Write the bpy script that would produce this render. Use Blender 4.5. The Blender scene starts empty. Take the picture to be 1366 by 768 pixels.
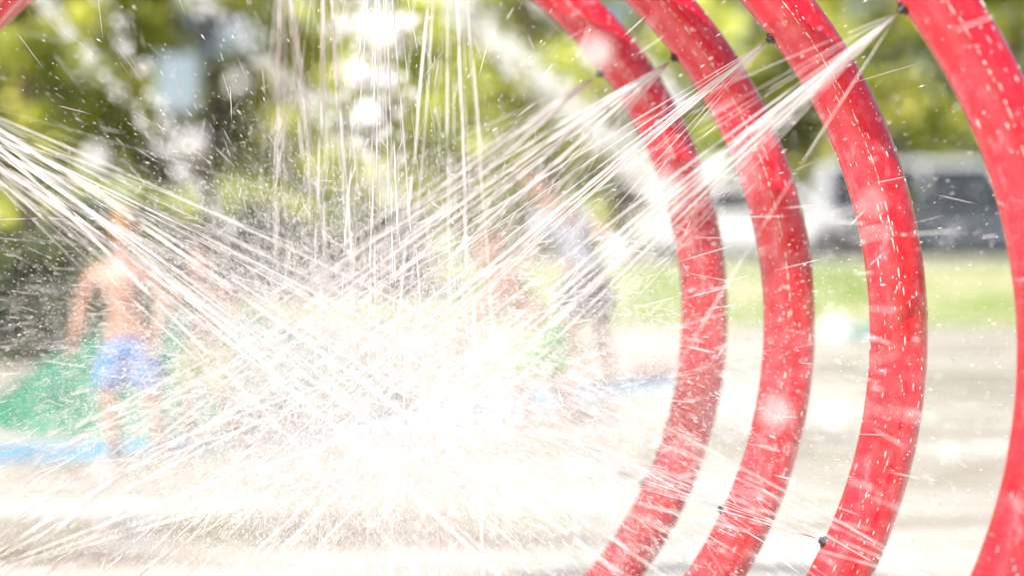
import bpy, math, random
import numpy as np
from mathutils import Vector, Matrix
random.seed(7); rng=np.random.default_rng(7)
S=bpy.context.scene
S.view_settings.view_transform='Standard'; S.view_settings.look='None'; S.view_settings.exposure=0
COL=S.collection

# ------------------------------------------------------------ helpers
def mat(name):
    m=bpy.data.materials.new(name); m.use_nodes=True
    nt=m.node_tree; return m,nt,nt.nodes['Principled BSDF'],nt.nodes['Material Output']
def noise_ramp(nt,scale,stops,coord='Object',detail=5,stretch=None,rough=.55):
    tc=nt.nodes.new('ShaderNodeTexCoord'); n=nt.nodes.new('ShaderNodeTexNoise')
    n.inputs['Scale'].default_value=scale; n.inputs['Detail'].default_value=detail; n.inputs['Roughness'].default_value=rough
    if stretch:
        mp=nt.nodes.new('ShaderNodeMapping'); mp.inputs['Scale'].default_value=stretch
        nt.links.new(tc.outputs[coord],mp.inputs[0]); nt.links.new(mp.outputs[0],n.inputs['Vector'])
    else: nt.links.new(tc.outputs[coord],n.inputs['Vector'])
    r=nt.nodes.new('ShaderNodeValToRGB'); els=r.color_ramp.elements
    els[0].position=stops[0][0]; els[0].color=(*stops[0][1],1)
    els[1].position=stops[-1][0]; els[1].color=(*stops[-1][1],1)
    for p,c in stops[1:-1]:
        e=els.new(p); e.color=(*c,1)
    nt.links.new(n.outputs['Fac'],r.inputs[0]); return r,n
def simple(name,c,rough=.6,var=.15,scale=8,spec=.4,metal=0,coat=0):
    m,nt,b,o=mat(name)
    lo=tuple(x*(1-var) for x in c); hi=tuple(min(1,x*(1+var)) for x in c)
    r,n=noise_ramp(nt,scale,[(.3,lo),(.7,hi)]); nt.links.new(r.outputs[0],b.inputs['Base Color'])
    b.inputs['Roughness'].default_value=rough; b.inputs['Specular IOR Level'].default_value=spec
    b.inputs['Metallic'].default_value=metal; b.inputs['Coat Weight'].default_value=coat
    return m
def obj(name,me,parent=None,mats=()):
    o=bpy.data.objects.new(name,me); COL.objects.link(o)
    for m in mats: me.materials.append(m)
    if parent: o.parent=parent
    return o
def empty(name,loc=(0,0,0),rot=0):
    e=bpy.data.objects.new(name,None); COL.objects.link(e); e.location=loc; e.rotation_euler=(0,0,rot); e.empty_display_size=.2
    return e
def mesh_np(name,V,F,smooth=False):
    me=bpy.data.meshes.new(name); V=np.asarray(V,np.float32); F=np.asarray(F,np.int32)
    k=F.shape[1]; me.vertices.add(len(V)); me.vertices.foreach_set('co',V.ravel())
    me.loops.add(F.size); me.loops.foreach_set('vertex_index',F.ravel())
    me.polygons.add(len(F)); me.polygons.foreach_set('loop_start',np.arange(0,F.size,k,dtype=np.int32))
    if smooth: me.polygons.foreach_set('use_smooth',np.ones(len(F),bool))
    me.update(calc_edges=True); me.validate(); return me
def from_bm(name,bm,smooth=True):
    me=bpy.data.meshes.new(name); bm.to_mesh(me); bm.free()
    if smooth:
        for p in me.polygons: p.use_smooth=True
    return me
import bmesh
def box(name,size,loc,m,parent=None,bevel=0,rot=(0,0,0)):
    bm=bmesh.new(); bmesh.ops.create_cube(bm,size=1); bmesh.ops.scale(bm,vec=size,verts=bm.verts)
    if bevel: bmesh.ops.bevel(bm,geom=bm.edges[:],offset=bevel,segments=2,affect='EDGES')
    o=obj(name,from_bm(name,bm,False),parent,[m]); o.location=loc; o.rotation_euler=rot; return o
def cyl(name,r1,r2,h,loc,m,parent=None,rot=(0,0,0),seg=20):
    bm=bmesh.new(); bmesh.ops.create_cone(bm,cap_ends=True,segments=seg,radius1=r1,radius2=r2,depth=h)
    o=obj(name,from_bm(name,bm,False),parent,[m]); o.location=loc; o.rotation_euler=rot; return o

# ------------------------------------------------------------ world / sun
SUN_EL=44; SUN_AZ=-142   # azimuth measured from +Y toward +X
w=bpy.data.worlds.new('World'); S.world=w; w.use_nodes=True
nt=w.node_tree; bg=nt.nodes['Background']; sky=nt.nodes.new('ShaderNodeTexSky'); sky.sky_type='NISHITA'
sky.sun_disc=False; sky.sun_elevation=math.radians(SUN_EL); sky.sun_rotation=math.radians(SUN_AZ)
sky.dust_density=5.0; sky.air_density=1.0
nt.links.new(sky.outputs[0],bg.inputs[0]); bg.inputs[1].default_value=.15
sl=bpy.data.lights.new('sun','SUN'); sl.energy=5; sl.angle=math.radians(.5); sl.color=(1,.975,.93)
so=bpy.data.objects.new('sun',sl); COL.objects.link(so)
a,e=math.radians(SUN_AZ),math.radians(SUN_EL)
sd=Vector((math.sin(a)*math.cos(e),math.cos(a)*math.cos(e),math.sin(e)))
so.rotation_euler=sd.to_track_quat('Z','Y').to_euler(); so.location=(-10,-5,20)

# ------------------------------------------------------------ camera
cam=bpy.data.cameras.new('camera'); co=bpy.data.objects.new('camera',cam); COL.objects.link(co); S.camera=co
co.location=(0,0,1.2); co.rotation_euler=(math.radians(90),0,0); cam.lens=50; cam.sensor_width=36; cam.shift_y=-.0615
cam.clip_end=2000; cam.dof.use_dof=True; cam.dof.focus_distance=2.7; cam.dof.aperture_fstop=.95

# ------------------------------------------------------------ ground
def gz(x,y):
    def ss(a,b,t): t=np.clip((t-a)/(b-a),0,1); return t*t*(3-2*t)
    return .5*ss(17,24,y)+3*ss(36,80,y)+12*ss(80,500,y)
ys=np.concatenate([np.linspace(-30,15,16),np.linspace(16,40,50),np.linspace(44,100,20),np.linspace(130,900,12)])
xs=np.concatenate([np.linspace(-700,-60,8),np.linspace(-50,50,60),np.linspace(60,700,8)])
X,Y=np.meshgrid(xs,ys); V=np.stack([X,Y,gz(X,Y)],-1).reshape(-1,3)
nx=len(xs); ii=(np.arange(len(ys)-1)[:,None]*nx+np.arange(nx-1)[None]).ravel()
F=np.stack([ii,ii+1,ii+nx+1,ii+nx],1)
m,nt,b,o=mat('grass')
r,n=noise_ramp(nt,.7,[(.3,(.18,.26,.06)),(.48,(.32,.40,.13)),(.64,(.52,.50,.30)),(.8,(.62,.56,.44))],detail=8)
nt.links.new(r.outputs[0],b.inputs['Base Color']); b.inputs['Roughness'].default_value=.9
obj('ground',mesh_np('ground',V,F,True),None,[m])

# splash pad : pale wet concrete
m,nt,b,o=mat('wet_concrete')
r,n=noise_ramp(nt,.9,[(.36,(.30,.26,.21)),(.43,(.48,.43,.36)),(.50,(.64,.60,.53)),(.62,(.78,.75,.69))],detail=8,stretch=(.35,1.7,1),rough=.6)  # stretched noise paints shadow bands as well as wet patches into the colour
nt.links.new(r.outputs[0],b.inputs['Base Color'])
r2,n2=noise_ramp(nt,.8,[(.38,(.08,)*3),(.6,(.6,)*3)],detail=4,stretch=(.6,1.8,1))
nt.links.new(r2.outputs[0],b.inputs['Roughness'])
bp=nt.nodes.new('ShaderNodeBump'); bp.inputs['Strength'].default_value=.5; bp.inputs['Distance'].default_value=.012
n3=nt.nodes.new('ShaderNodeTexNoise'); n3.inputs['Scale'].default_value=14; n3.inputs['Detail'].default_value=6
tc=nt.nodes.new('ShaderNodeTexCoord'); nt.links.new(tc.outputs['Object'],n3.inputs['Vector'])
nt.links.new(n3.outputs['Fac'],bp.inputs['Height']); nt.links.new(bp.outputs[0],b.inputs['Normal'])
def sheet(name,pts,z,m):
    me=bpy.data.meshes.new(name); me.from_pydata([(x,y,z) for x,y in pts],[],[list(range(len(pts)))]); return obj(name,me,None,[m])
sheet('splash_pad_pavement',[(-14,-6),(14,-6),(14,16.3),(9,16.9),(0,16.8),(-14,16.2)],.004,m)
blue=simple('blue_paint',(.20,.48,.72),.35,.25,5)
pth=[(-4.4,7.1),(-3.2,7.3),(-2.2,7.55),(-1.2,8.2),(-.2,9.3),(.8,10.6),(1.6,11.4)]
P=[Vector(p) for p in pth]; L=[];R=[]
for i,p in enumerate(P):
    t=(P[min(i+1,len(P)-1)]-P[max(i-1,0)]).normalized(); nrm=Vector((-t.y,t.x)); L.append(p+nrm*.33);R.append(p-nrm*.33)
me=bpy.data.meshes.new('blue_painted_line'); me.from_pydata([(*v,.008) for v in L+R],[],[[i,i+1,len(P)+i+1,len(P)+i][::-1] for i in range(len(P)-1)])
obj('blue_painted_line',me,None,[blue])
def disc(name,x,y,r,m,z=.012,sy=1):
    pts=[(x+r*math.cos(t)*(1+.1*math.sin(3*t)),y+r*sy*math.sin(t)) for t in np.linspace(0,2*math.pi,40)[:-1]]
    return sheet(name,pts,z,m)
disc('red_painted_spot',1.15,11.5,.2,simple('red_paint',(.65,.08,.1),.4),.012,1.5)
disc('turquoise_painted_spot',3.9,16.0,.3,simple('turq',(.1,.45,.55),.4),.012,2)
# play mound
g=simple('green_rubber',(.03,.20,.115),.5,.45,4)
V=[];F=[];NR,NA=14,48
for i in range(NR+1):
    t=i/NR; 
    for j in range(NA):
        an=2*math.pi*j/NA; rr=(1-t); wob=1+.07*math.sin(2*an+1)+.05*math.sin(3*an)
        V.append((-2.0+1.3*rr*wob*math.cos(an),9.15+1.25*rr*wob*math.sin(an),.66*math.sin(t*math.pi/2)**.8))
for i in range(NR):
    for j in range(NA): F.append((i*NA+j,i*NA+(j+1)%NA,(i+1)*NA+(j+1)%NA,(i+1)*NA+j))
obj('green_play_mound',mesh_np('green_play_mound',V,F,True),None,[g])

# road
asph=simple('asphalt',(.06,.06,.063),.85,.25,20)
V=[];F=[]
for i,x in enumerate(np.linspace(-60,60,20)): V+= [(x,25,.508),(x,34,.508)]
for i in range(19): F.append((2*i,2*i+2,2*i+3,2*i+1))
obj('road',mesh_np('road',V,F),None,[asph])
conc=simple('kerb_concrete',(.42,.41,.38),.8,.15,6)
box('kerb',(120,.15,.26),(0,24.9,.5),conc,None,.015)
wp=simple('white_paint',(.78,.78,.75),.6)
for k,x in enumerate(np.arange(-6,22,2.7)):
    sheet('parking_line',[(x,29.6),(x+.1,29.6),(x+.1,33.8),(x,33.8)],.513,wp)

# ------------------------------------------------------------ foliage
def leafmat(name,c1,c2,c3,tr=.5,bri=1.9,sc=.55):
    m,nt,b,o=mat(name)
    r,n=noise_ramp(nt,sc,[(.34,c1),(.5,c2),(.64,c3)],detail=6)
    g=nt.nodes.new('ShaderNodeNewGeometry'); hsv=nt.nodes.new('ShaderNodeHueSaturation')
    mr=nt.nodes.new('ShaderNodeMapRange'); mr.inputs[3].default_value=.55; mr.inputs[4].default_value=1.6
    nt.links.new(g.outputs['Random Per Island'],mr.inputs[0]); nt.links.new(mr.outputs[0],hsv.inputs['Value'])
    nt.links.new(r.outputs[0],hsv.inputs['Color']); nt.links.new(hsv.outputs[0],b.inputs['Base Color'])
    b.inputs['Roughness'].default_value=.4
    t=nt.nodes.new('ShaderNodeBsdfTranslucent'); h2=nt.nodes.new('ShaderNodeHueSaturation'); h2.inputs['Value'].default_value=bri
    nt.links.new(hsv.outputs[0],h2.inputs['Color']); nt.links.new(h2.outputs[0],t.inputs[0])
    mx=nt.nodes.new('ShaderNodeMixShader'); mx.inputs[0].default_value=tr
    nt.links.new(b.outputs[0],mx.inputs[1]); nt.links.new(t.outputs[0],mx.inputs[2]); nt.links.new(mx.outputs[0],o.inputs[0])
    return m
SDN=np.array(sd)
def leaves(C,size,bias=1.3):
    # leaves turn towards the light, as real ones do
    n=len(C); nn=rng.normal(size=(n,3))+bias*SDN; nn/=np.linalg.norm(nn,axis=1)[:,None]
    a=np.cross(nn,rng.normal(size=(n,3))); a/=np.linalg.norm(a,axis=1)[:,None]
    b_=np.cross(nn,a)
    s=size*rng.uniform(.6,1.4,(n,1))
    V=np.stack([C-a*s,C+b_*s*.45,C+a*s,C-b_*s*.45],1).reshape(-1,3)
    F=np.arange(n*4).reshape(-1,4); return V,F
def clumps(centers,radii,n_per):
    out=[]
    for c,r in zip(centers,radii):
        d=rng.normal(size=(n_per,3)); d/=np.linalg.norm(d,axis=1)[:,None]
        out.append(np.array(c)+d*(r*rng.uniform(.45,1.05,(n_per,1)))*np.array([1,1,.75]))
    return np.concatenate(out)
bark=simple('bark',(.13,.09,.06),.9,.35,9)
bark2=simple('pale_bark',(.4,.38,.33),.9,.3,9)
def limb(V,F,p,q,r1,r2,seg=8):
    p,q=Vector(p),Vector(q); d=(q-p).normalized(); u=d.orthogonal().normalized(); v=d.cross(u); b0=len(V)
    for (c,r) in ((p,r1),(q,r2)):
        for k in range(seg):
            t=2*math.pi*k/seg; V.append(tuple(c+(u*math.cos(t)+v*math.sin(t))*r))
    for k in range(seg): F.append((b0+k,b0+(k+1)%seg,b0+seg+(k+1)%seg,b0+seg+k))
def tree(x,y,h,cr,tr,lm,bm_,nclump=38,npc=130,leaf=.2,base=.22,name='deciduous_tree'):
    z0=float(gz(0,y)); e=empty(name,(x,y,z0-.05)); V=[];F=[]
    pts=[Vector((0,0,0))]
    for k in range(5): pts.append(pts[-1]+Vector((random.uniform(-.15,.15),random.uniform(-.15,.15),h*.17)))
    for k in range(5): limb(V,F,pts[k],pts[k+1],tr*(1-.15*k),tr*(1-.15*(k+1)))
    cs=[];rs=[]
    for k in range(nclump):
        t=random.random(); zz=h*(base+(1-base)*t); rad=cr*math.sin(math.pi*min(.97,.18+.8*t))**.6
        an=random.uniform(0,6.28); rr=rad*math.sqrt(random.uniform(.1,1))
        c=Vector((rr*math.cos(an),rr*math.sin(an),zz)); cs.append(c); rs.append(random.uniform(.5,1.15)*cr*.3)
        if k%2==0:
            st=pts[min(5,1+int(t*4))]; mid=(st+c)/2+Vector((0,0,.25)); limb(V,F,st,mid,tr*.35,tr*.2,6); limb(V,F,mid,c,tr*.2,tr*.07,6)
    obj('trunk',mesh_np('trunk',V,F,True),e,[bm_])
    C=clumps(cs,rs,npc); LV,LF=leaves(C,leaf); obj('crown',mesh_np('crown',LV,LF),e,[lm]); return e
yel=leafmat('leaves_yellow_green',(.32,.38,.05),(.56,.60,.10),(.82,.80,.24),.2,1.4)
mid=leafmat('leaves_green',(.12,.15,.02),(.36,.39,.05),(.74,.72,.16),.2,1.5)
drk=leafmat('leaves_dark',(.03,.05,.012),(.07,.11,.024),(.16,.20,.045),.35,1.5,1.2)
tree(-13,30,9,3.8,.22,mid,bark); tree(-9.3,27.5,8,3.0,.2,mid,bark,44,150); tree(-6.2,29.5,9,3.2,.2,mid,bark,40,140)
tree(-3.0,31,8,3.0,.16,yel,bark,32,100); tree(.3,36,10,3.6,.2,yel,bark,34,110); tree(3.0,33,8.5,3.2,.18,yel,bark2,32,100); tree(-1.4,40,11,4,.2,yel,bark,32,110)
tree(6.6,37,9,3.4,.2,mid,bark,38); tree(9.8,36,10,3.6,.24,mid,bark2,38); tree(13.2,38,10,3.8,.24,mid,bark,38); tree(17,37,9,3.6,.24,drk,bark)
# distant tree line
C=[];
for k in range(190):
    x=random.uniform(-42,46); y=random.uniform(46,58); z=gz(0,y)+random.uniform(0,1)*(10+2.5*math.sin(x*.35)+1.5*math.sin(x*.9+1)) ; C.append((x,y,z))
CC=clumps(C,[random.uniform(1.2,2.6) for _ in C],210); LV,LF=leaves(CC,.34)
obj('distant_treeline',mesh_np('distant_treeline',LV,LF),None,[yel])
# hedges
def hedge(name,x0,x1,y,dep,h,n,m,leaf=.06):
    z0=float(gz(0,y))
    C=np.stack([rng.uniform(x0,x1,n),y+rng.uniform(-1,1,n)*dep/2,np.zeros(n)],1)
    top=h*(1+.12*np.sin(C[:,0]*3.1)+.08*np.sin(C[:,0]*7.7+C[:,1]*4)); C[:,2]=z0+rng.uniform(0,1,n)**.7*top
    V,F=leaves(C,leaf,.5); e=empty(name); obj('leaves',mesh_np('leaves',V,F),e,[m])
    V=[];F=[]
    for k in range(int((x1-x0)*4)):
        x=random.uniform(x0,x1); limb(V,F,(x,y,z0-.02),(x+random.uniform(-.2,.2),y+random.uniform(-.2,.2),z0+h*.9),.015,.005,5)
    obj('stems',mesh_np('stems',V,F),e,[bark]); return e
hedge('hedge',-9,-2.9,12.6,1.3,1.25,16000,drk,.07)
hedge('hedge',-5.4,-1.2,20,1.2,1.1,9000,drk,.09)
hedge('hedge',2.5,22,34.9,1.0,1.7,13000,drk,.13)

# sign
pole=simple('galvanised',(.45,.46,.47),.45,.1,10,metal=.6)
e=empty('park_sign',(-4.7,20,.24))
cyl('post',.035,.035,3.4,(0,0,1.7),pole,e); 
bm=bmesh.new(); bmesh.ops.create_cube(bm,size=1); bmesh.ops.scale(bm,vec=(.58,.03,.8),verts=bm.verts); bmesh.ops.bevel(bm,geom=bm.edges[:],offset=.012,segments=2,affect='EDGES')
o=obj('panel',from_bm('panel',bm,False),e,[simple('sign_face',(.26,.33,.40),.4,.06,3)]); o.location=(0,-.055,2.95)
for z in (2.7,3.2): box('clamp',(.12,.05,.04),(0,-.02,z),pole,e)

# ------------------------------------------------------------ cars
glass=simple('car_glass',(.02,.025,.03),.05,.1,2,spec=.8); tyre=simple('tyre',(.02,.02,.02),.8); rim=simple('rim',(.5,.5,.52),.3,.1,5,metal=.8)
def car(name,x,y,z,col,rot,hh=1.45,L=4.4,van=False):
    e=empty(name,(x,y,z),rot); pm=simple(name+'_paint',col,.25,.04,3,coat=1)
    H=hh; l=L/2
    if van: prof=[(-l,.35),(-l,.9),(-l+.12,1.2),(-l+.3,H-.05),(-l+.6,H),(l-1.7,H),(l-1.35,H-.08),(l-.75,1.08),(l-.1,.92),(l,.7),(l,.35)]
    else: prof=[(-l,.4),(-l,.85),(-l+.1,.97),(-l+.5,1.02),(-l+1.05,H-.06),(-l+1.5,H),(.45,H),(.8,H-.06),(1.25,1.0),(l-.25,.86),(l,.7),(l,.35)]
    # arches
    bot=[]
    for cx in (l-.85,-l+.85):
        for t in np.linspace(0,math.pi,9): bot.append((cx+.37*math.cos(t),.28+.37*math.sin(t)))
    pts=prof+bot
    n=len(pts); bm=bmesh.new(); W=.86
    rows=[]
    for yy,sc in ((-W,0),(-W+.06,1),(W-.06,1),(W,0)):
        row=[]
        for (px,pz) in pts:
            inset=.16*max(0,(pz-.95))/.5
            yv=yy*(1-inset) ; row.append(bm.verts.new((px*(1 if sc else .985),yv,pz-(0 if sc else .01))))
        rows.append(row)
    for a_,b_ in zip(rows[:-1],rows[1:]):
        for k in range(n): bm.faces.new((a_[k],a_[(k+1)%n],b_[(k+1)%n],b_[k]))
    f1=bm.faces.new(rows[0]); f2=bm.faces.new(rows[-1][::-1]); bmesh.ops.triangulate(bm,faces=[f1,f2]); bmesh.ops.recalc_face_normals(bm,faces=bm.faces[:])
    obj('body',from_bm('body',bm,False),e,[pm])
    for sgn in (-1,1):
        for k,(xa,xb,xc,xd) in enumerate([(-l+.95,-l+1.35,-.1,-.1),(.0,.0,.55,1.05)] if not van else [(-l+.4,-l+.45,-.3,-.3),(-.2,-.2,l-1.5,l-.95)]):
            zt=H-.13; zb=1.02
            yo=lambda z:(W*(1-.16*max(0,z-.95)/.5)+.006)*sgn
            me=bpy.data.meshes.new('window'); me.from_pydata([(xa,yo(zb),zb),(xb,yo(zt),zt),(xc,yo(zt),zt),(xd,yo(zb),zb)],[],[(0,1,2,3)]); obj('side_window',me,e,[glass])
        for cx in (l-.85,-l+.85):
            cyl('wheel',.32,.32,.2,(cx,sgn*.76,.32),tyre,e,(math.pi/2,0,0),24); cyl('rim',.2,.2,.21,(cx,sgn*.765,.32),rim,e,(math.pi/2,0,0),16)
        box('headlight',(.06,.3,.14),(l-.02,sgn*.62,.68),rim,e,.02); box('tail_light',(.06,.26,.16),(-l+.02,sgn*.66,.8),simple('tail',(.4,.02,.02),.3),e,.02)
        box('mirror',(.12,.16,.12),(.95 if not van else l-1.1,sgn*.95,1.05),pm,e,.03)
    if not van:
        for (x1,z1,x2,z2) in ((.84,H-.09,1.22,1.03),(-l+1.02,H-.09,-l+.56,1.05)):
            s=1 if x1>0 else -1
            me=bpy.data.meshes.new('ws'); me.from_pydata([(x1+.012*s,-.66,z1+.01),(x1+.012*s,.66,z1+.01),(x2+.012*s,.74,z2+.01),(x2+.012*s,-.74,z2+.01)],[],[(0,1,2,3)]); obj('windscreen',me,e,[glass])
    return e
car('parked_car',8.3,26.4,.51,(.07,.08,.10),math.pi,1.42)
car('parked_car',4.6,28.0,.51,(.74,.75,.76),.15,1.5)
car('parked_van',9.2,31.6,.51,(.64,.67,.70),0,2.1,5.4,True)
car('parked_car',14.5,30,.51,(.25,.27,.3),math.pi)

# ------------------------------------------------------------ people
def skinmesh(name,verts,edges,rad,m,parent,root=0,sub=2):
    me=bpy.data.meshes.new(name); me.from_pydata(verts,edges,[]); o=obj(name,me,parent,[m])
    md=o.modifiers.new('Skin','SKIN'); 
    sv=me.skin_vertices[0].data
    for i,r in enumerate(rad):
        r=r if isinstance(r,tuple) else (r,r); sv[i].radius=r; sv[i].use_root=(i==root)
    md.use_smooth_shade=True
    s=o.modifiers.new('Sub','SUBSURF'); s.levels=sub; s.render_levels=sub
    return o
darkm=simple('dark_eye',(.02,.015,.01),.2); lip=simple('lips',(.45,.16,.13),.5); eyew=simple('eye_white',(.8,.8,.78),.2)
def head(parent,c,yaw,k,skin,hairc,tilt=0,roll=0,long=False):
    hm=simple('hair',hairc,.6,.3,60); e=bpy.data.objects.new('head_group',None); COL.objects.link(e); e.parent=parent; e.location=c; e.rotation_euler=(tilt,roll,yaw); e.scale=(k,k,k)
    # faces -Y locally
    bm=bmesh.new(); bmesh.ops.create_uvsphere(bm,u_segments=32,v_segments=24,radius=1)
    for v in bm.verts:
        x,y,z=v.co
        jaw=1-.32*max(0,-z)**1.5; X_=x*.075*jaw; Y_=y*.095*(1-.15*max(0,-z)) - (.01*max(0,-z) if y<0 else -.0); Z_=z*.118
        if y<-.5:
            Y_-= .022*math.exp(-((x/.16)**2+((z+.12)/.2)**2)); Y_+= .010*(math.exp(-(((abs(x)-.38)/.18)**2+((z-.08)/.13)**2)))
            Y_-= .006*math.exp(-((x/.3)**2+((z+.5)/.09)**2)); Y_-=.008*math.exp(-((x/.3)**2+((z+.85)/.15)**2))
        v.co=(X_,Y_,Z_)
    obj('head',from_bm('head',bm),e,[skin])
    def ball(n,s,l,m,seg=12):
        bm=bmesh.new(); bmesh.ops.create_uvsphere(bm,u_segments=seg,v_segments=seg,radius=1); bmesh.ops.scale(bm,vec=s,verts=bm.verts); o=obj(n,from_bm(n,bm),e,[m]); o.location=l; return o
    for s in (-1,1):
        ball('eye',(.012,.008,.008),(s*.028,-.078,.01),eyew); ball('iris',(.006,.004,.006),(s*.028,-.085,.01),darkm)
        ball('eyebrow',(.018,.006,.004),(s*.028,-.088,.03),hm); ball('ear',(.01,.02,.03),(s*.074,.01,-.003),skin)
    ball('mouth',(.022,.006,.006),(0,-.088,-.062),lip)
    bm=bmesh.new(); bmesh.ops.create_uvsphere(bm,u_segments=32,v_segments=24,radius=1)
    kill=[v for v in bm.verts if (v.co.z<(.35-.75*(v.co.y+.6)) if not long else v.co.z<(.3-2.2*(v.co.y+.7))) or v.co.z<(-.4 if not long else -.95)]
    bmesh.ops.delete(bm,geom=kill,context='VERTS')
    for v in bm.verts:
        j=1+.05*math.sin(v.co.x*23+v.co.z*17)*math.cos(v.co.y*19)
        v.co=Vector((v.co.x*.083,v.co.y*.104+.004,v.co.z*.127+.003))*j
    o=obj('hair',from_bm('hair',bm),e,[hm]); sm=o.modifiers.new('sol','SOLIDIFY'); sm.thickness=.012
def hand(parent,w,d,side,k,skin,name):
    w=Vector(w); d=Vector(d).normalized(); s=(Vector(side)-d*Vector(side).dot(d)).normalized(); n=d.cross(s)
    V=[w-d*.01*k,w+d*.035*k,w+d*.07*k]; E=[(0,1),(1,2)]; Rr=[(.022*k,.017*k),(.032*k,.015*k),(.034*k,.012*k)]
    for i,(off,ln) in enumerate(((.027,.066),(.009,.075),(-.009,.07),(-.026,.055))):
        b_=w+d*.082*k+s*off*k; curl=n*.012
        i0=len(V); V+=[b_,b_+(d*ln*.45+n*.008)*k,b_+(d*ln*.75+n*.026)*k,b_+(d*ln*.9+n*.045)*k]; Rr+=[.0095*k,.0088*k,.008*k,.007*k]
        E+=[(2,i0),(i0,i0+1),(i0+1,i0+2),(i0+2,i0+3)]
    i0=len(V); V+=[w+(d*.03+s*.036)*k,w+(d*.055+s*.058+n*.01)*k,w+(d*.08+s*.066+n*.02)*k]; Rr+=[.012*k,.0105*k,.009*k]; E+=[(1,i0),(i0,i0+1),(i0+1,i0+2)]
    skinmesh(name,V,E,Rr,skin,parent,1,1)
def lerp(a,b,t): return Vector(a)*(1-t)+Vector(b)*t
def person(name,J,k,skinc,hairc,shortc,yaw,shirt=None,tilt=0,roll=0,short_len=.75,long=False):
    e=empty(name); sk,nt,b,o=mat(name+'_skin'); r,n=noise_ramp(nt,6,[(.3,tuple(c*.9 for c in skinc)),(.7,skinc)]); nt.links.new(r.outputs[0],b.inputs['Base Color']); b.inputs['Roughness'].default_value=.42
    J={a:Vector(v) for a,v in J.items()}
    V=[];E=[];Rr=[];idx={}
    def add(n,p,r,par=None):
        idx[n]=len(V); V.append(Vector(p)); Rr.append(r if not isinstance(r,tuple) else r)
        if par: E.append((idx[par],idx[n]))
    q=lambda *a: tuple(x*k for x in a) if len(a)>1 else a[0]*k
    add('pel',J['pelvis'],q(.145,.105)); add('waist',lerp(J['pelvis'],J['chest'],.45),q(.135,.098),'pel'); add('rib',lerp(J['pelvis'],J['chest'],.78),q(.155,.108),'waist')
    add('chest',J['chest'],q(.16,.112),'rib'); add('neck0',lerp(J['chest'],J['neck'],.75),q(.08,.07),'chest'); add('neck',J['neck'],q(.058,.058),'neck0'); add('hd',lerp(J['neck'],J['head'],.6),q(.055,.058),'neck')
    for s in 'LR':
        add('sh'+s,J['sh'+s],q(.064),'chest'); add('ua'+s,lerp(J['sh'+s],J['el'+s],.35),q(.053),'sh'+s); add('el'+s,J['el'+s],q(.041),'ua'+s); add('fa'+s,lerp(J['el'+s],J['wr'+s],.3),q(.043),'el'+s); add('wr'+s,J['wr'+s],q(.028),'fa'+s)
        add('hip'+s,J['hip'+s],q(.1),'pel'); add('th'+s,lerp(J['hip'+s],J['kn'+s],.4),q(.084),'hip'+s); add('kn'+s,J['kn'+s],q(.058),'th'+s); add('ca'+s,lerp(J['kn'+s],J['an'+s],.3),q(.060),'kn'+s); add('an'+s,J['an'+s],q(.038),'ca'+s)
        d=(J['to'+s]-J['an'+s]); add('ft'+s,J['an'+s]+d*.55+Vector((0,0,-.012*k)),q(.036),'an'+s); add('to'+s,J['to'+s],q(.026),'ft'+s)
    skinmesh('body',V,E,Rr,sk,e,0)
    sm=simple(name+'_shorts',shortc,.7,.3,14)
    V=[lerp(J['pelvis'],J['chest'],.12),J['pelvis']]; E=[(0,1)]; Rr=[q(.155,.118),q(.178,.135)]
    for s in 'LR':
        i=len(V); V+=[J['hip'+s],lerp(J['hip'+s],J['kn'+s],.45),lerp(J['hip'+s],J['kn'+s],short_len)]; Rr+=[q(.122),q(.122),q(.124)]; E+=[(1,i),(i,i+1),(i+1,i+2)]
    skinmesh('shorts',V,E,Rr,sm,e,1)
    if shirt:
        tm=simple(name+'_shirt',shirt,.8,.1,10)
        V=[lerp(J['pelvis'],J['chest'],-.05),lerp(J['pelvis'],J['chest'],.45),J['chest'],lerp(J['chest'],J['neck'],.6)]; E=[(0,1),(1,2),(2,3)]; Rr=[q(.172,.128),q(.16,.12),q(.172,.126),q(.085,.08)]
        for s in 'LR':
            i=len(V); V+=[J['sh'+s],lerp(J['sh'+s],J['el'+s],.4),lerp(J['sh'+s],J['el'+s],.7)]; Rr+=[q(.078),q(.07),q(.07)]; E+=[(2,i),(i,i+1),(i+1,i+2)]
        skinmesh('shirt',V,E,Rr,tm,e,1)
    for s,sg in (('L',-1),('R',1)):
        hand(e,J['wr'+s],J['wr'+s]-J['el'+s],(0,-1,0.2),k*1.05,sk,'hand_'+s)
    head(e,J['head'],yaw,max(k*1.22,.9) if k<.85 else k*1.05,sk,hairc,tilt,roll,long)
    return e
person('boy_in_blue_shorts',dict(pelvis=(-1.96,7.3,.64),chest=(-2.0,7.3,.93),neck=(-2.0,7.29,1.04),head=(-1.99,7.32,1.17),
 shL=(-2.15,7.3,.96),elL=(-2.22,7.33,.78),wrL=(-2.23,7.25,.61),shR=(-1.85,7.3,.96),elR=(-1.78,7.30,.79),wrR=(-1.80,7.2,.63),
 hipL=(-2.03,7.3,.59),knL=(-2.06,7.26,.34),anL=(-2.04,7.3,.06),toL=(-2.06,7.42,.025),hipR=(-1.89,7.3,.59),knR=(-1.85,7.30,.33),anR=(-1.81,7.33,.06),toR=(-1.79,7.45,.025)),
 .80,(.48,.25,.16),(.34,.17,.06),(.08,.24,.60),math.pi,short_len=1.0)
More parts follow.
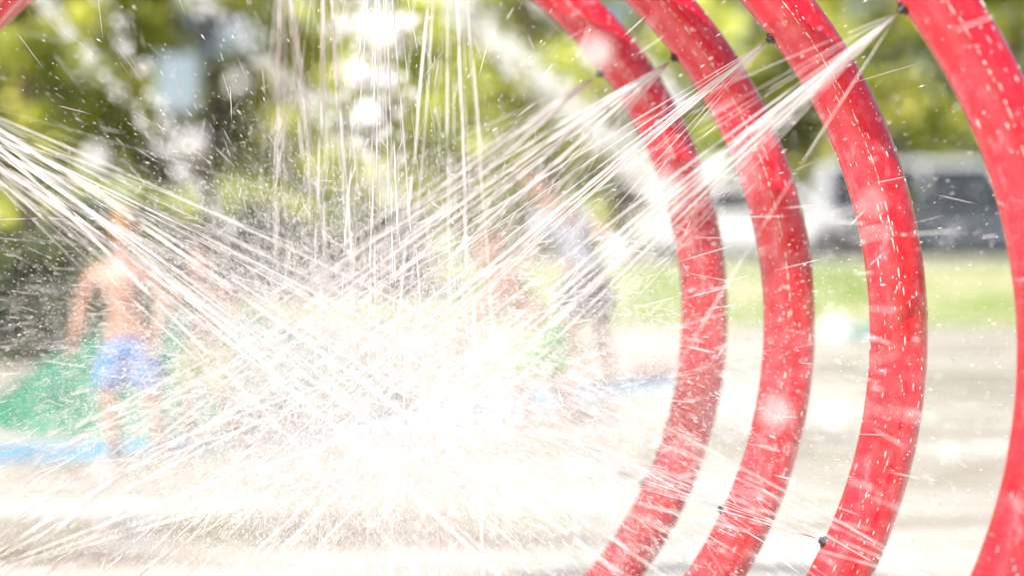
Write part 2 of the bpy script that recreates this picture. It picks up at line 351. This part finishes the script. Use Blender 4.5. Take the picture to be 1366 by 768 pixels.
c2=person('child_in_yellow_shorts',dict(pelvis=(-1.66,7.75,.56),chest=(-1.68,7.74,.80),neck=(-1.69,7.73,.90),head=(-1.69,7.71,1.0),
 shL=(-1.80,7.74,.83),elL=(-1.90,7.7,.69),wrL=(-1.92,7.60,.56),shR=(-1.56,7.74,.83),elR=(-1.50,7.68,.68),wrR=(-1.56,7.57,.60),
 hipL=(-1.73,7.75,.52),knL=(-1.76,7.70,.29),anL=(-1.74,7.78,.055),toL=(-1.75,7.67,.025),hipR=(-1.59,7.75,.52),knR=(-1.54,7.66,.30),anR=(-1.49,7.74,.055),toR=(-1.47,7.63,.025)),
 .76,(.36,.18,.11),(.03,.02,.015),(.46,.62,.03),.3,short_len=1.0)
person('bending_boy_in_green_shorts',dict(pelvis=(.20,8.4,.58),chest=(-.03,8.36,.82),neck=(-.09,8.34,.92),head=(-.11,8.3,1.04),
 shL=(-.10,8.22,.83),elL=(-.24,8.15,.66),wrL=(-.32,8.1,.50),shR=(.04,8.5,.86),elR=(-.10,8.6,.68),wrR=(-.22,8.5,.56),
 hipL=(.14,8.33,.53),knL=(.02,8.3,.30),anL=(.12,8.33,.055),toL=(.0,8.3,.025),hipR=(.26,8.47,.53),knR=(.27,8.5,.29),anR=(.36,8.5,.06),toR=(.25,8.48,.025)),
 .84,(.42,.21,.13),(.20,.10,.04),(.10,.50,.06),-math.pi/2+.3,tilt=.15,short_len=.85)
person('leaning_person_in_white_shirt',dict(pelvis=(.54,10.3,.86),chest=(.34,10.25,1.24),neck=(.27,10.22,1.38),head=(.20,10.2,1.50),
 shL=(.22,10.1,1.25),elL=(.12,10.0,1.02),wrL=(.0,9.95,.85),shR=(.46,10.4,1.27),elR=(.66,10.3,1.14),wrR=(.80,10.15,1.0),
 hipL=(.47,10.22,.80),knL=(.42,10.2,.45),anL=(.55,10.2,.07),toL=(.38,10.16,.03),hipR=(.62,10.38,.80),knR=(.64,10.38,.45),anR=(.72,10.4,.07),toR=(.58,10.36,.03)),
 1.0,(.44,.25,.17),(.03,.025,.02),(.05,.055,.08),-math.pi/2+.2,shirt=(.42,.44,.50),tilt=.1,short_len=.85)

# ------------------------------------------------------------ hoops
m,nt,b,o=mat('red_wet_paint'); redm=m
r,n=noise_ramp(nt,5,[(.35,(.56,.004,.014)),(.65,(.80,.014,.036))],detail=6)
r2,n2=noise_ramp(nt,26,[(.56,(0,0,0)),(.70,(1,1,1))],detail=6,rough=.7,stretch=(1,1,.35))
mx=nt.nodes.new('ShaderNodeMix'); mx.data_type='RGBA'; mth=nt.nodes.new('ShaderNodeMath'); mth.operation='MULTIPLY'; mth.inputs[1].default_value=.30
nt.links.new(r2.outputs[0],mth.inputs[0]); nt.links.new(mth.outputs[0],mx.inputs[0]); nt.links.new(r.outputs[0],mx.inputs[6]); mx.inputs[7].default_value=(.88,.50,.54,1)
nt.links.new(mx.outputs[2],b.inputs['Base Color'])
b.inputs['Roughness'].default_value=.2; b.inputs['Coat Weight'].default_value=1; b.inputs['Coat Roughness'].default_value=.06
bp=nt.nodes.new('ShaderNodeBump'); bp.inputs['Strength'].default_value=.45; bp.inputs['Distance'].default_value=.004; nt.links.new(n2.outputs[0],bp.inputs['Height']); nt.links.new(bp.outputs[0],b.inputs['Normal']); nt.links.new(bp.outputs[0],b.inputs['Coat Normal'])
m,nt,b,o=mat('water_white'); wat=m
b.inputs['Base Color'].default_value=(.98,.985,.99,1); b.inputs['Roughness'].default_value=.3; b.inputs['Specular IOR Level'].default_value=.6
blk=simple('black_nozzle',(.02,.02,.02),.35)
RH=1.0; TR=.055
hoops=[(-.545,3.36),(-.405,3.05),(-.255,2.74),(-.105,2.36)]
NOZ=[90,37,-25,153,205]
streams=[];seams=[]
def torus(R,r,na,nr,cx=0,ph=0):
    V=[];F=[]
    for i in range(na):
        A=2*math.pi*i/na
        for j in range(nr):
            B=2*math.pi*j/nr; rr=R+r*math.cos(B); V.append((rr*math.cos(A),r*math.sin(B),rr*math.sin(A)))
    for i in range(na):
        for j in range(nr): F.append((i*nr+j,i*nr+(j+1)%nr,((i+1)%na)*nr+(j+1)%nr,((i+1)%na)*nr+j))
    return V,F
for hi,(hx,hy) in enumerate(hoops):
    e=empty('red_water_hoop',(hx,hy,RH-.01)); V,F=torus(RH,TR,200,28); obj('tube',mesh_np('tube',V,F,True),e,[redm])
    A=.05; P=[];Q=[];R_=[]
    while A<1.25:
        l=random.uniform(.003,.03); rr=RH-.008+random.uniform(-.0012,.0012); y=-TR*.995
        P.append((rr*math.cos(A),y,rr*math.sin(A))); A2=A+l; Q.append((rr*math.cos(A2),y,rr*math.sin(A2))); R_.append(random.uniform(.0006,.0018)); A=A2+random.choice([0,0,.002,.006,.03 if A<.5 else .008])
    seams.append((e,P,Q,R_))
    for an in NOZ:
        A=math.radians(an); d=Vector((math.cos(A),0,math.sin(A)))
        rot=(-d).to_track_quat('Z','Y').to_euler()
        c=cyl('nozzle',.009,.006,.014,d*(RH-TR-.003),blk,e,rot,14)
        c=cyl('nozzle_collar',.012,.012,.006,d*(RH-TR-.000),blk,e,rot,14)
        streams.append((hi,Vector((hx,hy,RH-.01))+d*(RH-TR-.010),-d,an))
    box('base_plate',(.34,.2,.02),(0,0,-RH+.02),conc,e,.004)

# ------------------------------------------------------------ water
def spindles(P,Q,Rr):
    P=np.asarray(P);Q=np.asarray(Q);Rr=np.asarray(Rr)[:,None]; n=len(P)
    d=Q-P; L=np.linalg.norm(d,axis=1)[:,None]; d=d/np.maximum(L,1e-6)
    u=np.cross(d,np.array([0.3,.9,.31])); u/=np.linalg.norm(u,axis=1)[:,None]; v=np.cross(d,u)
    pts=[P]
    for f in (.3,.75):
        for k in range(3):
            t=2*math.pi*k/3; pts.append(P+(Q-P)*f+(u*math.cos(t)+v*math.sin(t))*Rr)
    pts.append(Q); V=np.stack(pts,1).reshape(-1,3)
    f=[(0,2,1),(0,3,2),(0,1,3)]
    for k in range(3):
        a_,b_=1+k,1+(k+1)%3; f+=[(a_,b_,b_+3),(a_,b_+3,a_+3)]
    f+=[(7,4,5),(7,5,6),(7,6,4)]
    F=(np.arange(n)[:,None,None]*8+np.array(f)[None]).reshape(-1,3); return V,F
def octas(P,D,Rr,Ls):
    n=len(P); D=D/np.linalg.norm(D,axis=1)[:,None]; u=np.cross(D,rng.normal(size=(n,3))); u/=np.linalg.norm(u,axis=1)[:,None]; v=np.cross(D,u)
    Rr=Rr[:,None]; Ls=Ls[:,None]
    V=np.stack([P+D*Ls,P-D*Ls,P+u*Rr,P+v*Rr,P-u*Rr,P-v*Rr],1).reshape(-1,3)
    f=np.array([(0,2,3),(0,3,4),(0,4,5),(0,5,2),(1,3,2),(1,4,3),(1,5,4),(1,2,5)])
    return V,(np.arange(n)[:,None,None]*6+f[None]).reshape(-1,3)
for e,P,Q,R_ in seams:
    V,F=spindles(P,Q,R_); obj('seam_highlight_beads',mesh_np('seam_highlight_beads',V,F,True),e,[wat])  # white slivers modelled as the broken highlight along the weld seam
G=9.81
def stream_set(streams,name,nl,spread,vel,r0,seed,tmax_len=2.1,brk=1.1,cont=.35,lift=0):
    rg=np.random.default_rng(seed); P=[];Q=[];R_=[]
    for (hi,p,d,an) in streams:
        for s in range(nl):
            dd=np.array(d)+np.array([0,0,lift])+rg.normal(size=3)*spread*np.array([1,.9,1]); dd/=np.linalg.norm(dd); vv=vel*rg.uniform(.85,1.15); v=vv*dd; x0=np.array(p)
            L=tmax_len*rg.uniform(.6,1.1); s_=0.0; rr=r0*rg.uniform(.4,1.35)
            while s_<L:
                frag=min(1,max(0,(s_-cont)/brk))
                seg=rg.uniform(.06,.28)*(1-.55*frag); gap=rg.uniform(0,.05)*frag*1.5
                t0=s_/vv; t1=(s_+seg)/vv
                j=rg.normal(size=3)*.008*frag
                a_=x0+v*t0+np.array([0,0,-.5*G*t0*t0])+j; b_=x0+v*t1+np.array([0,0,-.5*G*t1*t1])+j
                if a_[2]<.02 or b_[2]<.02: break
                P.append(a_);Q.append(b_);R_.append(rr*(1-.45*frag)*rg.uniform(.6,1.25)); s_+=seg*(.72 if frag<.3 else .9)+gap
    V,F=spindles(P,Q,R_); return obj(name,mesh_np(name,V,F,True),None,[wat])
rightj=[s for s in streams if s[3]==37]; leftj=[s for s in streams if s[3]==153]; low=[s for s in streams if s[3] in (-25,205)]; top=[s for s in streams if s[3]==90]
stream_set(rightj,'water_jets',9,.065,11,.0023,1,2.3,1.8,.6)
stream_set(leftj,'water_jets',6,.10,11,.0018,5,2.1,1.6,.7,-.05)
stream_set(low,'water_jets',5,.08,10,.0010,2,1.6,1.4,.3)
stream_set(top,'water_jets',7,.065,7.5,.0019,3,1.5,1.0,.2)
stream_set(rightj,'fine_water_spray',14,.13,10,.0007,4,2.0,1.4,.3)
stream_set(leftj,'fine_water_spray',8,.15,10,.0006,6,1.9,1.4,.3,-.04)
stream_set(top,'fine_water_spray',10,.10,7,.0007,7,1.5,.8,.1)
# burst where the jets collide : irregular, clumped fans of drops
rg=np.random.default_rng(11); N=9500
cen=np.array([[hx,hy,.90] for hx,hy in hoops]); ci=rg.integers(0,4,N)
fan=rg.normal(size=(90,3))*np.array([1.3,.8,.75])+np.array([-.1,0,-.2]); fi=rg.integers(0,90,N)
d=fan[fi]*.8+rg.normal(size=(N,3))*.42; d/=np.linalg.norm(d,axis=1)[:,None]
rad=np.abs(rg.normal(size=(N,1)))*.52+.02
P=cen[ci]+rg.normal(size=(N,3))*np.array([.16,.10,.10])+d*rad+np.array([0,0,-1])*rad**2*.30; Ls=rg.uniform(.004,.085,(N,1))*(.35+rad)
dv=d+np.array([0,0,-1])*rad*.5+rg.normal(size=(N,3))*.12; dv/=np.linalg.norm(dv,axis=1)[:,None]
Q=P+dv*Ls; R_=rg.uniform(.0003,.0009,N)
ok=(P[:,2]>.02)&(Q[:,2]>.02)&(P[:,1]>1.7); V,F=spindles(P[ok],Q[ok],R_[ok]); obj('water_burst',mesh_np('water_burst',V,F,True),None,[wat])
# mist of micro droplets
def cloud(name,N,c,s,r0,r1,seed,ymin=1.7):
    rg=np.random.default_rng(seed); off=rg.normal(size=(N,3)); P=np.array(c)+off*np.array(s)
    ok=(P[:,2]>.01)&(P[:,1]>ymin); P=P[ok]; off=off[ok]*np.array(s); R_=rg.uniform(r0,r1,len(P)); D=off+np.array([0,0,-.12])+rg.normal(size=P.shape)*.06
    V,F=octas(P,D,R_,R_*rg.uniform(1.3,6,len(P))); obj(name,mesh_np(name,V,F,True),None,[wat])
cloud('water_mist',125000,(-.32,2.95,.86),(.26,.34,.20),.0003,.0009,21)
cloud('water_mist',75000,(-.34,3.3,.72),(.60,.50,.32),.0003,.0008,22)
cloud('water_mist',50000,(-.20,4.6,.60),(.55,.6,.38),.0006,.0016,23)
cloud('water_mist',60000,(-.14,1.75,.99),(.26,.18,.15),.00025,.00055,25,1.35)
cloud('water_mist',20000,(.18,1.9,1.05),(.34,.16,.28),.00025,.00055,26,1.35)
cloud('water_droplets',4500,(-.3,2.9,1.0),(.85,.5,.45),.0007,.0016,24)

# oversized white drops near the camera, modelled to stand in for blurred glints
m,nt,b,o=mat('bokeh_white'); b.inputs['Base Color'].default_value=(1,1,1,1); b.inputs['Roughness'].default_value=.08
tr=nt.nodes.new('ShaderNodeBsdfTransparent'); mxs=nt.nodes.new('ShaderNodeMixShader'); mxs.inputs[0].default_value=.9
nt.links.new(tr.outputs[0],mxs.inputs[1]); nt.links.new(b.outputs[0],mxs.inputs[2]); nt.links.new(mxs.outputs[0],o.inputs[0])
drops=[(.135,1.25,1.231,.0095),(.178,1.25,1.247,.0095),(.215,1.3,1.243,.004),(.296,1.3,1.104,.0115),(.29,1.28,1.03,.008),(.236,1.27,1.032,.008),(-.107,1.3,1.222,.006),
(.095,1.3,1.178,.0085),(.43,1.4,.976,.004),(.075,1.25,1.35,.010),(-.4,1.4,.96,.006),(.40,1.45,.86,.004),(-.25,1.3,1.33,.007),(-.38,1.3,1.26,.010),(-.29,1.3,1.275,.010),(-.13,1.3,1.30,.010),(-.12,1.3,1.37,.0115),(-.155,1.35,1.345,.008),(.33,1.3,1.22,.005)]
bm=bmesh.new()
for x,y,z,r in drops: bmesh.ops.create_icosphere(bm,subdivisions=3,radius=r,matrix=Matrix.Translation((x,y,z))@Matrix.Diagonal((1,1,1.12,1)))
obj('bokeh_drops',from_bm('bokeh_drops',bm),None,[m])
# background jets of a second spray feature
def arc(p,q,n,r,jit,seed):
    rg=np.random.default_rng(seed); P=[];Q=[];R_=[]
    p=np.array(p);q=np.array(q)
    for i in range(n):
        t=rg.random(); c=p+(q-p)*t+rg.normal(size=3)*jit; d=(q-p)/np.linalg.norm(q-p); l=rg.uniform(.01,.05); P.append(c);Q.append(c+d*l);R_.append(r*rg.uniform(.4,1.3))
    return spindles(P,Q,R_)
allV=[];allF=[];o_=0
for i,(p,q,n,r,j) in enumerate([((-2.4,7,2.42),(-1.25,6.4,1.15),150,.010,.02),((-2.1,7,2.5),(-1.5,6.5,1.5),70,.012,.02),((-1.6,7,2.4),(-.6,7,1.4),300,.006,.04),
    ((-.40,6.5,2.35),(.75,6.5,1.3),1300,.005,.045),((.0,6.5,2.4),(.75,6.5,1.75),1000,.005,.04),((-.62,5.5,2.2),(-.5,5.5,1.5),90,.016,.06),((-.62,5.5,1.99),(-.42,5.5,1.95),90,.018,.045),((-.62,5.5,1.79),(-.47,5.5,1.75),60,.018,.03)]):
    V,F=arc(p,q,n,r,j,i+50); allV.append(V); allF.append(F+o_); o_+=len(V)
obj('distant_water_jets',mesh_np('distant_water_jets',np.concatenate(allV),np.concatenate(allF),True),None,[wat])
# beads clinging to the tubes
P=[];Q=[];R_=[]
for hi,(hx,hy) in enumerate(hoops):
    for k in range(420):
        A=random.uniform(-1.1,1.0); B=random.gauss(-math.pi/2,.75)
        rr=RH+TR*math.cos(B); c=np.array([hx+rr*math.cos(A),hy+TR*math.sin(B),RH-.01+rr*math.sin(A)]); l=random.uniform(.003,.02)
        if random.random()<.7: l*=.4
        tg=np.array([-math.sin(A),0,math.cos(A)]); P.append(c);Q.append(c-tg*l);R_.append(random.uniform(.0004,.0016))
V,F=spindles(P,Q,R_); obj('clinging_water_beads',mesh_np('clinging_water_beads',V,F,True),None,[wat])
print('done')
